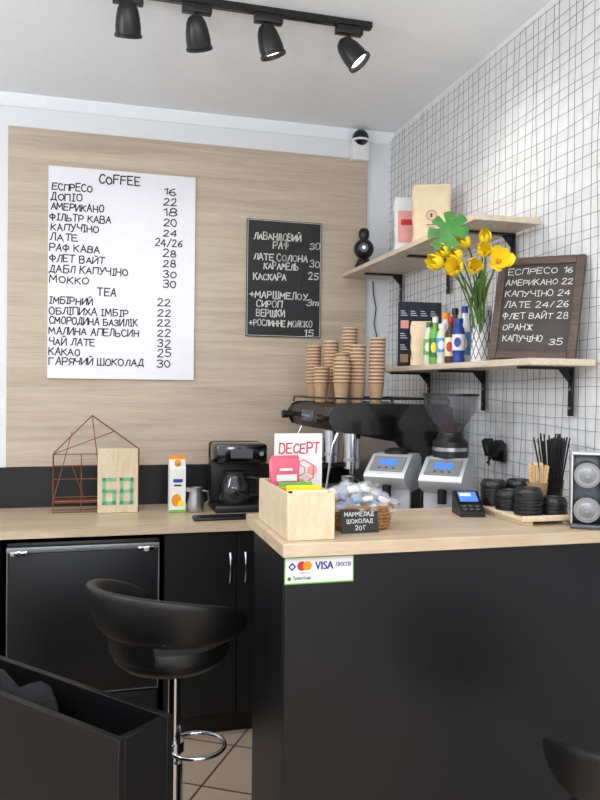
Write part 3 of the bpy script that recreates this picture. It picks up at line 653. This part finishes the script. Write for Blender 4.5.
def gl(x,z,segs):
    for a in segs: b.box(x+a[0],x+a[1],-.0055,-.004,z+a[2],z+a[3],M_mint)
gl(-.07,.035,[(0,.016,0,.12),(.0,.06,.0,.016),(.0,.06,.052,.068),(.0,.06,.104,.12),(.044,.06,0,.06)])
gl(.005,.035,[(0,.016,0,.12),(.044,.06,0,.12),(.0,.06,.0,.016),(.0,.06,.052,.068),(.0,.06,.104,.12)])
b.obj('green_print',r,smooth=False)
# ---------------------------------------------------------------- bar items
r=root('tea_box',(.516,1.945,1.0905),'open light plywood box holding coloured tea sachets on the bar','wooden box')
b=B(); x0,x1,y0,y1,hh=-.06,.06,-.165,.165,.115; th=.008
b.box(x0,x1,y0,y0+th,0,hh,M_box,.001,1); b.box(x0,x1,y1-th,y1,0,hh,M_box,.001,1); b.box(x0,x0+th,y0+th,y1-th,0,hh,M_box,.001,1); b.box(x1-th,x1,y0+th,y1-th,0,hh,M_box,.001,1); b.box(x0+th,x1-th,y0+th,y1-th,0,.006,M_box)
b.box(x0+th,x1-th,-.06,-.055,.006,hh-.01,M_box); b.box(x0+th,x1-th,.05,.055,.006,hh-.01,M_box); b.obj('box',r)
cols=[M_cream,M_dgreen,M_red,M_purple,M_orng,M_ink,M_red,M_lgreen,M_yellow,M_blue,M_ink,M_orange,M_red,M_lgreen]
cn=['cream','green','red','purple','orange','black','red','light green','yellow','blue','black','orange','red','light green']
for i in range(14):
    y=1.945-.150+i*.0072 if i<11 else 1.945-.045+(i-11)*.010+.01
    b=B(); b.M=Matrix.Rotation(R.uniform(-.05,.05),4,'X'); b.box(-.045,.045,-.0022,.0022,0,.090+R.uniform(0,.030),cols[i],.001,1); b.obj('tea_sachet',loc=(.516,y,1.098),label=cn[i]+' paper tea sachet standing in the plywood box',cat='tea sachet',group='tea sachets in the box')
def pp(b,w,d,h):
    b.box(-.35*w,.35*w,-.5*d-.004,-.5*d-.002,h*.62,h*.72,M_white); b.box(-.25*w,.2*w,-.5*d-.004,-.5*d-.002,h*.78,h*.82,M_white)
bag('sweets_pouch',(.512,2.04,1.098),.085,.03,.175,M_pink,math.radians(8),'pink foil pouch standing in the back of the plywood box','pouch',[pp],clos=M_pink)
# dessert flyer stand
r=root('dessert_flyer',(.587,2.172,1.0905),'white dessert leaflet with pink honeycomb in a clear stand','leaflet')
b=B(); b.box(-.073,.073,-.001,.001,.004,.238,M_paper); b.obj('sheet',r,smooth=False)
b=B(); b.box(-.075,.075,.0015,.004,.0,.215,M_glass); b.box(-.075,.075,-.02,.02,0,.003,M_glass); b.obj('stand',r,smooth=False)
b=B(); b.hand('DECEPT',(0,-.002,0),UX,UZ,-.058,.062,.180,.030,M_rose,th=.14,jit=.2)
def hexa(cx,cz,rr,m,ring=True,t=.0014):
    if ring: b.tube([(cx+rr*math.cos(math.pi/3*i+.52),-.003,cz+rr*math.sin(math.pi/3*i+.52)) for i in range(6)],t,m,closed=True,seg=4)
    else: b.add([(cx+rr*math.cos(math.pi/3*i+.52),-.0022,cz+rr*math.sin(math.pi/3*i+.52)) for i in range(6)],[list(range(6))],m)
for j in range(4):
    for i in range(4):
        cx=-.052+i*.038+(j%2)*.019; cz=.030+j*.033
        if abs(cx)<.058: hexa(cx,cz,.0165,[M_peach,M_pink,M_peach,M_rose][(i+2*j)%4],(i+j)%3==1)
hexa(.015,.125,.036,M_rose,True,.0016)
b.obj('print',r,smooth=False)
# basket with sweets
bx,by=.69,1.95
r=root('wicker_basket',(bx,by,1.0905),'small brown wicker basket filled with wrapped sweets','basket')
b=B(); W,D=.082,.085
def rr(w,d,z,n=40):
    out=[]
    for i in range(n):
        a=2*math.pi*i/n; c,s=math.cos(a),math.sin(a)
        out.append((w*math.copysign(abs(c)**.4,c),d*math.copysign(abs(s)**.4,s),z))
    return out
for i in range(6):
    z=.006+i*.0095; k=1-.10*(1-i/5); pts=rr(W*k,D*k,z); pts=[(p[0]*(1+(.02 if (j+i)%2 else -.02)),p[1]*(1+(.02 if (j+i)%2 else -.02)),p[2]) for j,p in enumerate(pts)]
    b.tube(pts,.005,M_wicker,closed=True,seg=6)
b.tube(rr(W*1.02,D*1.02,.06),.006,M_wicker,closed=True,seg=8)
b.box(-W*.85,W*.85,-D*.85,D*.85,.0,.008,M_wicker); b.obj('body',r)
def sweet(mf,cname,p):
    r=root('wrapped_sweet',p,cname+' sweet wrapped in clear crinkled film in the wicker basket','sweet',group='wrapped sweets in the basket')
    b=B(); bm=bmesh.new(); bmesh.ops.create_icosphere(bm,subdivisions=2,radius=.024)
    for v in bm.verts: v.co*=R.uniform(.78,1.2); v.co.z*=.62; v.co.x*=1.15
    bm.verts.index_update(); b.add([v.co.copy() for v in bm.verts],[[v.index for v in f.verts] for f in bm.faces],M_film); bm.free(); b.obj('film_wrap',r,smooth=False)
    c=B(); vs=[];n=12
    for k in range(n): a=2*math.pi*k/n; q=.004; vs.append((.024,q*math.cos(a),q*math.sin(a)))
    for k in range(n): a=2*math.pi*k/n; q=.018+.004*math.sin(k*2.1); vs.append((.044+.004*math.sin(k*1.7),q*math.cos(a),q*.6*math.sin(a)))
    c.add(vs,[[k,(k+1)%n,n+(k+1)%n,n+k] for k in range(n)],M_film); c.obj('twist_end',r)
    c=B(); c.box(-.015,.015,-.010,.010,-.006,.007,mf,.004); c.obj('filling',r,label=cname+' filling')
    return r
protos=[]; pos=[]
for lay,(n,st,z) in enumerate([(4,.042,1.147),(4,.036,1.168),(2,.04,1.188)]):
    for i in range(n):
        for j in range(n):
            pos.append((bx+(i-(n-1)/2)*st+R.uniform(-.008,.008),by+(j-(n-1)/2)*st+R.uniform(-.008,.008),z+R.uniform(-.005,.006)))
kinds=[(M_white,'white'),(M_cream,'cream'),(M_sky,'light blue'),(M_choc,'brown'),(M_red,'red'),(M_blue,'dark blue')]
for i,p in enumerate(pos):
    k=[2,3,0,5,1,4,0,2,0,1,5,0,0][i%13]
    if k not in [q[0] for q in protos]: protos.append((k,sweet(kinds[k][0],kinds[k][1],p)))
    else: dup([q[1] for q in protos if q[0]==k][0],p,rot=(R.uniform(-.6,.6),R.uniform(-.7,.7),R.uniform(0,6)))
r=root('price_card',(.667,1.845,1.0905),'small black card with white lettering leaning on the basket','price card',rot=(math.radians(-14),0,math.radians(4)))
b=B(); b.box(-.052,.052,-.0015,.0015,.0,.062,M_chalkbd); b.obj('card',r,smooth=False)
b=B()
for t,x0,x1,z in [('МАРМЕЛАД',-.042,.040,.043),('ШОКОЛАД',-.036,.036,.025),('20',-.014,.004,.008),('Г',.010,.016,.008)]: b.hand(t,(0,-.0022,0),UX,UZ,x0,x1,z,.0105,M_chalk,th=.14)
b.obj('lettering',r,smooth=False)
# payment terminal
r=root('payment_terminal',(1.085,2.06,1.0905),'dark card payment terminal with lit screen on the bar','payment terminal',rot=(0,0,math.radians(-12)))
r.scale=(.88,.88,.88)
b=B(); b.prism([(-.06,0),(.05,0),(.05,.07),(.037,.076),(-.06,.018)],'x',-.042,.042,M_blackpl); b.obj('body',r)
t=math.atan2(.058,.097); Q=Matrix.Translation((0,-.0115,.0475))@Matrix.Rotation(t,4,'X')
b=B(); b.M=Q; b.box(-.037,.037,-.012,.052,.0,.002,M_blackgl); b.box(-.031,.031,-.006,.046,.002,.003,M_lblue); b.box(-.026,.012,.022,.038,.003,.0035,M_paper); b.obj('screen',r,smooth=False)
for i in range(3):
    for j in range(2):
        b=B(); b.M=Q; b.box(-.03+i*.022,-.016+i*.022,-.050+j*.016,-.040+j*.016,0,.003,M_grey,.001,1); b.obj('key',r)
# tray, lids
r=root('wooden_tray',(1.225,1.992,1.0905),'light wooden tray carrying stacks of black lids','tray')
b=B(); b.box(-.085,.085,-.145,.145,.012,.022,M_box,.002); b.box(-.075,-.05,-.14,.14,0,.012,M_box); b.box(.05,.075,-.14,.14,0,.012,M_box); b.obj('board',r)
b=B(); b.box(-.09,.09,-.151,-.143,.012,.028,M_box,.002); b.box(-.09,.09,.143,.151,.012,.028,M_box,.002); b.obj('rim',r)
b=B(); b.lathe([(.0385,0),(.0405,.001),(.0405,.006),(.038,.008),(.037,.013),(.033,.019),(.031,.0195),(.029,.0145),(0,.0145),(0,.0125),(.029,.0125),(.034,.008),(.0365,0.0)],M_blackpl,seg=32)
lid0=b.obj('cup_lid',loc=(0,0,0),label='black plastic cup lid in a stack on the wooden tray',cat='cup lid',group='black cup lids on the tray')
first=True
for x,y,n in [(1.185,2.085,7),(1.187,1.997,5),(1.19,1.90,7),(1.27,2.085,7),(1.268,1.90,4)]:
    for i in range(n):
        p=(x+R.uniform(-.001,.001),y+R.uniform(-.001,.001),1.113+i*.0095)
        if first: lid0.location=p; first=False
        else: dup(lid0,p)
# stirrers and straws
r=root('stirrer_cup',(1.275,1.992,1.1135),'kraft cup full of wooden stirrers on the tray','cup')
b=B(); b.lathe([(0,0),(.022,0),(.031,.075),(.033,.078),(.030,.078),(.021,.004),(0,.004)],M_kraft); b.obj('cup',r)
for i in range(18):
    a=R.uniform(0,6.28); q=R.uniform(.004,.017); x,y=q*math.cos(a),q*math.sin(a)
    b=B(); b.M=Matrix.Translation((x,y,.006))@Matrix.Rotation(x*7,4,'Y')@Matrix.Rotation(-y*7,4,'X')@Matrix.Rotation(a,4,'Z'); b.box(-.003,.003,-.0008,.0008,0,.125+R.uniform(-.006,.006),M_woodstick)
    b.obj('wooden_stirrer',loc=tuple(r.location),label='flat wooden stirrer standing in the kraft cup',cat='stirrer',group='wooden stirrers in the cup',smooth=False)
r=root('straw_cup',(1.372,2.06,1.0905),'black cup full of black drinking straws','cup')
b=B(); b.lathe([(0,0),(.026,0),(.034,.095),(.036,.098),(.033,.098),(.025,.004),(0,.004)],M_blackpl); b.obj('cup',r)
for i in range(26):
    a=R.uniform(0,6.28); q=R.uniform(.003,.018); x,y=q*math.cos(a),q*math.sin(a)
    b=B(); b.M=Matrix.Translation((x,y,.006))@Matrix.Rotation(x*12,4,'Y')@Matrix.Rotation(-y*12,4,'X'); b.cyl((0,0,0),(0,0,.225+R.uniform(-.012,.012)),.0026,M_blackpl,seg=8)
    b.obj('drinking_straw',loc=tuple(r.location),label='thin black drinking straw standing in the cup',cat='straw',group='black straws in the cup')
# dispenser
r=root('lid_dispenser',(1.305,1.800,1.0905),'silver and dark holder with stacked round metal lids beside the tray','dispenser',rot=(0,0,math.radians(-32)))
b=B(); b.box(-.042,.042,-.036,.038,.0,.012,M_grey,.004); b.box(-.040,.040,.004,.036,.012,.205,M_grey,.008); b.obj('housing',r)
b=B(); b.box(-.041,-.036,-.030,.036,.012,.200,M_silver,.002); b.box(.036,.041,-.030,.036,.012,.200,M_silver,.002); b.box(-.041,.041,-.030,.036,.200,.207,M_silver,.002); b.obj('side_frame',r,label='silver side frame')
for z in (.056,.150):
    b=B(); b.M=Matrix.Translation((0,0,z))@Matrix.Rotation(math.radians(6),4,'X')
    b.cyl((0,.006,0),(0,-.034,0),.033,M_steel,seg=36); b.lathe([],M_steel) if False else None
    b.cyl((0,-.034,0),(0,-.038,0),.0345,M_lgrey,seg=36); b.cyl((0,-.038,0),(0,-.040,0),.028,M_steel,seg=36); b.cyl((0,-.040,0),(0,-.043,0),.022,M_lgrey,r1=.018,seg=36); b.cyl((0,-.043,0),(0,-.049,0),.006,M_steel,seg=16); b.obj('round_lid',r,label='round brushed metal lid')
# ---------------------------------------------------------------- stools
def stool(loc,az,label,rz=0,dz=0):
    r=root('bar_stool',loc,label,'bar stool',rot=(0,0,rz))
    b=B(); b.lathe([(0,0),(.19,0),(.19,.008),(.15,.018),(.05,.035),(.035,.06),(0,.06)],M_chrome,seg=48); b.obj('base',r)
    b=B(); b.lathe([(0,.05),(.027,.05),(.027,.38),(.019,.385),(.019,.650+dz),(0,.650+dz)],M_chrome); b.lathe([(0,.638+dz),(.028,.638+dz),(.04,.646+dz),(.08,.664+dz),(0,.668+dz)],M_chrome); b.obj('pole',r)
    b=B(); n=28; a1=math.radians(-15)
    b.tube([(.065*math.cos(a1)+.082*math.cos(2*math.pi*i/n),.065*math.sin(a1)+.082*math.sin(2*math.pi*i/n),.425) for i in range(n)],.0065,M_chrome,seg=10,closed=True); b.lathe([(.019,.41),(.030,.41),(.030,.44),(.019,.44)],M_chrome); b.obj('footrest',r)
    b=B()
    b.lathe([(0,.666+dz),(.09,.666+dz),(.137,.673+dz),(.162,.694+dz),(.168,.718+dz),(.160,.742+dz),(.13,.757+dz),(.07,.762+dz),(0,.760+dz)],M_leather,c=(-.012,-.006,0),seg=48); b.obj('seat',r)
    b=B(); vs=[];fs=[]; N=48; K=18; ar=math.radians(112)
    for i in range(N+1):
        u=-1+2*i/N; a=az+u*ar; e=max(.02,1-abs(u)**6); hgt=.148*(.66+.34*math.cos(u*math.pi/2))*e**.5; zc=.846+dz-.045*u*u
        for k in range(K):
            ph=2*math.pi*k/K; sx_=math.copysign(abs(math.cos(ph))**.8,math.cos(ph))
            rr_=.216+.022*sx_*e**.5+.34*(hgt/2*math.sin(ph))
            vs.append((rr_*math.cos(a),rr_*math.sin(a),zc+hgt/2*math.copysign(abs(math.sin(ph))**.8,math.sin(ph))))
        if i:
            for k in range(K): fs.append([(i-1)*K+k,(i-1)*K+(k+1)%K,i*K+(k+1)%K,i*K+k])
    fs.append(list(range(K))[::-1]); fs.append([N*K+k for k in range(K)])
    b.add(vs,fs,M_leather); b.obj('backrest',r,ang=80)
    b=B(); n=10; vs=[];fs=[]
    for i in range(n+1):
        a=az-.5+1.0*i/n
        for (q,z) in ((.10,.672),(.165,.690),(.188,.72),(.200,.80),(.192,.80),(.180,.725),(.16,.70),(.10,.682)): vs.append((q*math.cos(a),q*math.sin(a),z+dz))
        if i:
            for k in range(8): fs.append([(i-1)*8+k,(i-1)*8+(k+1)%8,i*8+(k+1)%8,i*8+k])
    fs.append(list(range(8))); fs.append([n*8+k for k in range(8)]); b.add(vs,fs,M_leather); b.obj('back_support',r,ang=60)
    return r
stool((.232,2.20,0),math.radians(218),'black leather bar stool with curved low back and chrome pole')
stool((1.14,1.31,0),math.radians(255),'black leather bar stool tucked close to the bar front',dz=-.12)
# ---------------------------------------------------------------- storage bin
d=Vector((-.65,.76)).normalized(); nrm=Vector((.76,.65)).normalized()
ang=math.atan2(d.y,d.x)
Wd=.165; Ln=.95
ctr=Vector((.184,1.77))+d*Ln/2-nrm*Wd/2
r=root('storage_bin',(ctr.x,ctr.y,0),'black open topped laminate storage bin standing on the floor','storage bin',rot=(0,0,ang))
th=.018; hh=.70
b=B(); b.box(-Ln/2,Ln/2,-Wd/2,-Wd/2+th,0,hh,M_binblack,.001,1); b.box(-Ln/2,Ln/2,Wd/2-th,Wd/2,0,hh,M_binblack,.001,1)
b.box(-Ln/2,-Ln/2+th,-Wd/2+th,Wd/2-th,0,hh,M_binblack,.001,1); b.box(Ln/2-th,Ln/2,-Wd/2+th,Wd/2-th,0,hh,M_binblack,.001,1); b.box(-Ln/2+th,Ln/2-th,-Wd/2+th,Wd/2-th,.02,.04,M_binblack); b.obj('body',r)
b=B(); bm=bmesh.new(); bmesh.ops.create_icosphere(bm,subdivisions=4,radius=1)
for v in bm.verts:
    n_=v.co.copy(); k=1+.06*math.sin(n_.x*9+n_.y*5)+.05*math.sin(n_.z*11+n_.x*4); v.co=Vector((n_.x*.30*k,n_.y*.057,n_.z*.325*k))
bm.verts.index_update(); b.add([v.co.copy() for v in bm.verts],[[v.index for v in f.verts] for f in bm.faces],M_fabric); bm.free()
b.obj('folded_coat',loc=(ctr.x+d.x*.02,ctr.y+d.y*.02,.39),rot=(0,0,ang),label='crumpled black fabric coat stuffed in the storage bin',cat='coat',ang=80)
# ---------------------------------------------------------------- track light
r=root('track_rail',(.35,2.6,ZC),'black ceiling track rail carrying the spotlights','track rail')
b=B(); b.box(-.35,.955,2.583,2.617,ZC-.022,ZC-.0005,M_blackpl,.002,1); b.obj('rail',r,world=True)
b=B(); b.box(-.35,.955,2.596,2.604,ZC-.0235,ZC-.021,M_blackgl); b.obj('rail_slot',r,world=True,smooth=False)
def spot(x,aim,label,energy,drop=.07):
    r=root('track_spotlight',(x,2.6,ZC-.0235),label,'spotlight',group='black track spotlights on the ceiling rail')
    b=B(); b.box(-.05,.05,-.016,.016,-.028,0,M_blackpl,.003); b.obj('adapter',r)
    b=B(); b.cyl((0,0,-.028),(0,0,-drop),.008,M_blackpl); b.box(-.012,.012,-.008,.008,-drop-.03,-drop+.01,M_blackpl,.003); b.obj('arm',r)
    a=Vector(aim).normalized(); Q=Matrix.Translation((0,0,-drop-.03))@a.to_track_quat('-Z','Y').to_matrix().to_4x4()
    b=B(); b.M=Q; b.lathe([(0,.045),(.012,.044),(.024,.036),(.033,.020),(.039,-.005),(.0425,-.035),(.042,-.055),(.046,-.058),(.046,-.066),(.041,-.066),(.036,-.045),(0,-.04)],M_blackpl,seg=32)
    h=b.obj('lamp_head',r)
    b=B(); b.M=Q; b.lathe([(0,-.052),(.034,-.052),(.0345,-.048),(0,-.047)],M_lens,seg=24); b.obj('lens',h)
    ld=bpy.data.lights.new('spot_lamp','SPOT'); ld.energy=energy; ld.spot_size=math.radians(100); ld.spot_blend=.9; ld.shadow_soft_size=.04; ld.color=(1,.97,.92)
    lo=bpy.data.objects.new('spot_lamp',ld); COL.objects.link(lo); lo.parent=r; lo.matrix_local=Q@Matrix.Translation((0,0,-.072))
    return r
spot(.10,(.05,.55,-.9),'black track spotlight tilted toward the menu wall',6,.035)
spot(.328,(.25,.6,-.9),'black track spotlight hanging down from the rail',8,.05)
spot(.576,(.35,.10,-1),'black track spotlight angled toward the bar',7,.045)
spot(.871,(.60,-.28,-.8),'black track spotlight with visible glowing lens',9,.05)
# ---------------------------------------------------------------- lights
def area(name,loc,rot,sx,sy,e,c=(.98,.99,1)):
    ld=bpy.data.lights.new(name,'AREA'); ld.shape='RECTANGLE'; ld.size=sx; ld.size_y=sy; ld.energy=e; ld.color=c
    o=bpy.data.objects.new(name,ld); COL.objects.link(o); o.location=loc; o.rotation_euler=rot
def point(name,loc,e,rad=.15,c=(.98,.99,1)):
    ld=bpy.data.lights.new(name,'POINT'); ld.energy=e; ld.shadow_soft_size=rad; ld.color=c
    o=bpy.data.objects.new(name,ld); COL.objects.link(o); o.location=loc
area('ceiling_fill_light',(.0,.9,ZC-.03),(0,0,0),1.2,.6,8)  # added area fill under the ceiling, out of view, no fixture modelled
area('ceiling_fill_light',(-.9,-.9,ZC-.03),(0,0,0),1.5,.8,10)
point('point_fill_light',(-.7,.1,2.1),37,.2)  # added bare point lights to brighten the ceiling, no pendants hang here
point('point_fill_light',(.6,-.2,2.1),37,.2)
point('point_fill_light',(-1.5,1.8,2.15),36,.2)
area('front_fill_light',(-.3,-1.95,1.5),(math.radians(90),0,0),2.8,2.2,27,(.93,.96,1))  # added cool fill across the open room front, no window built
w=bpy.data.worlds.new('world'); SC.world=w; w.use_nodes=True
w.node_tree.nodes['Background'].inputs[0].default_value=(.86,.92,1,1); w.node_tree.nodes['Background'].inputs[1].default_value=.78
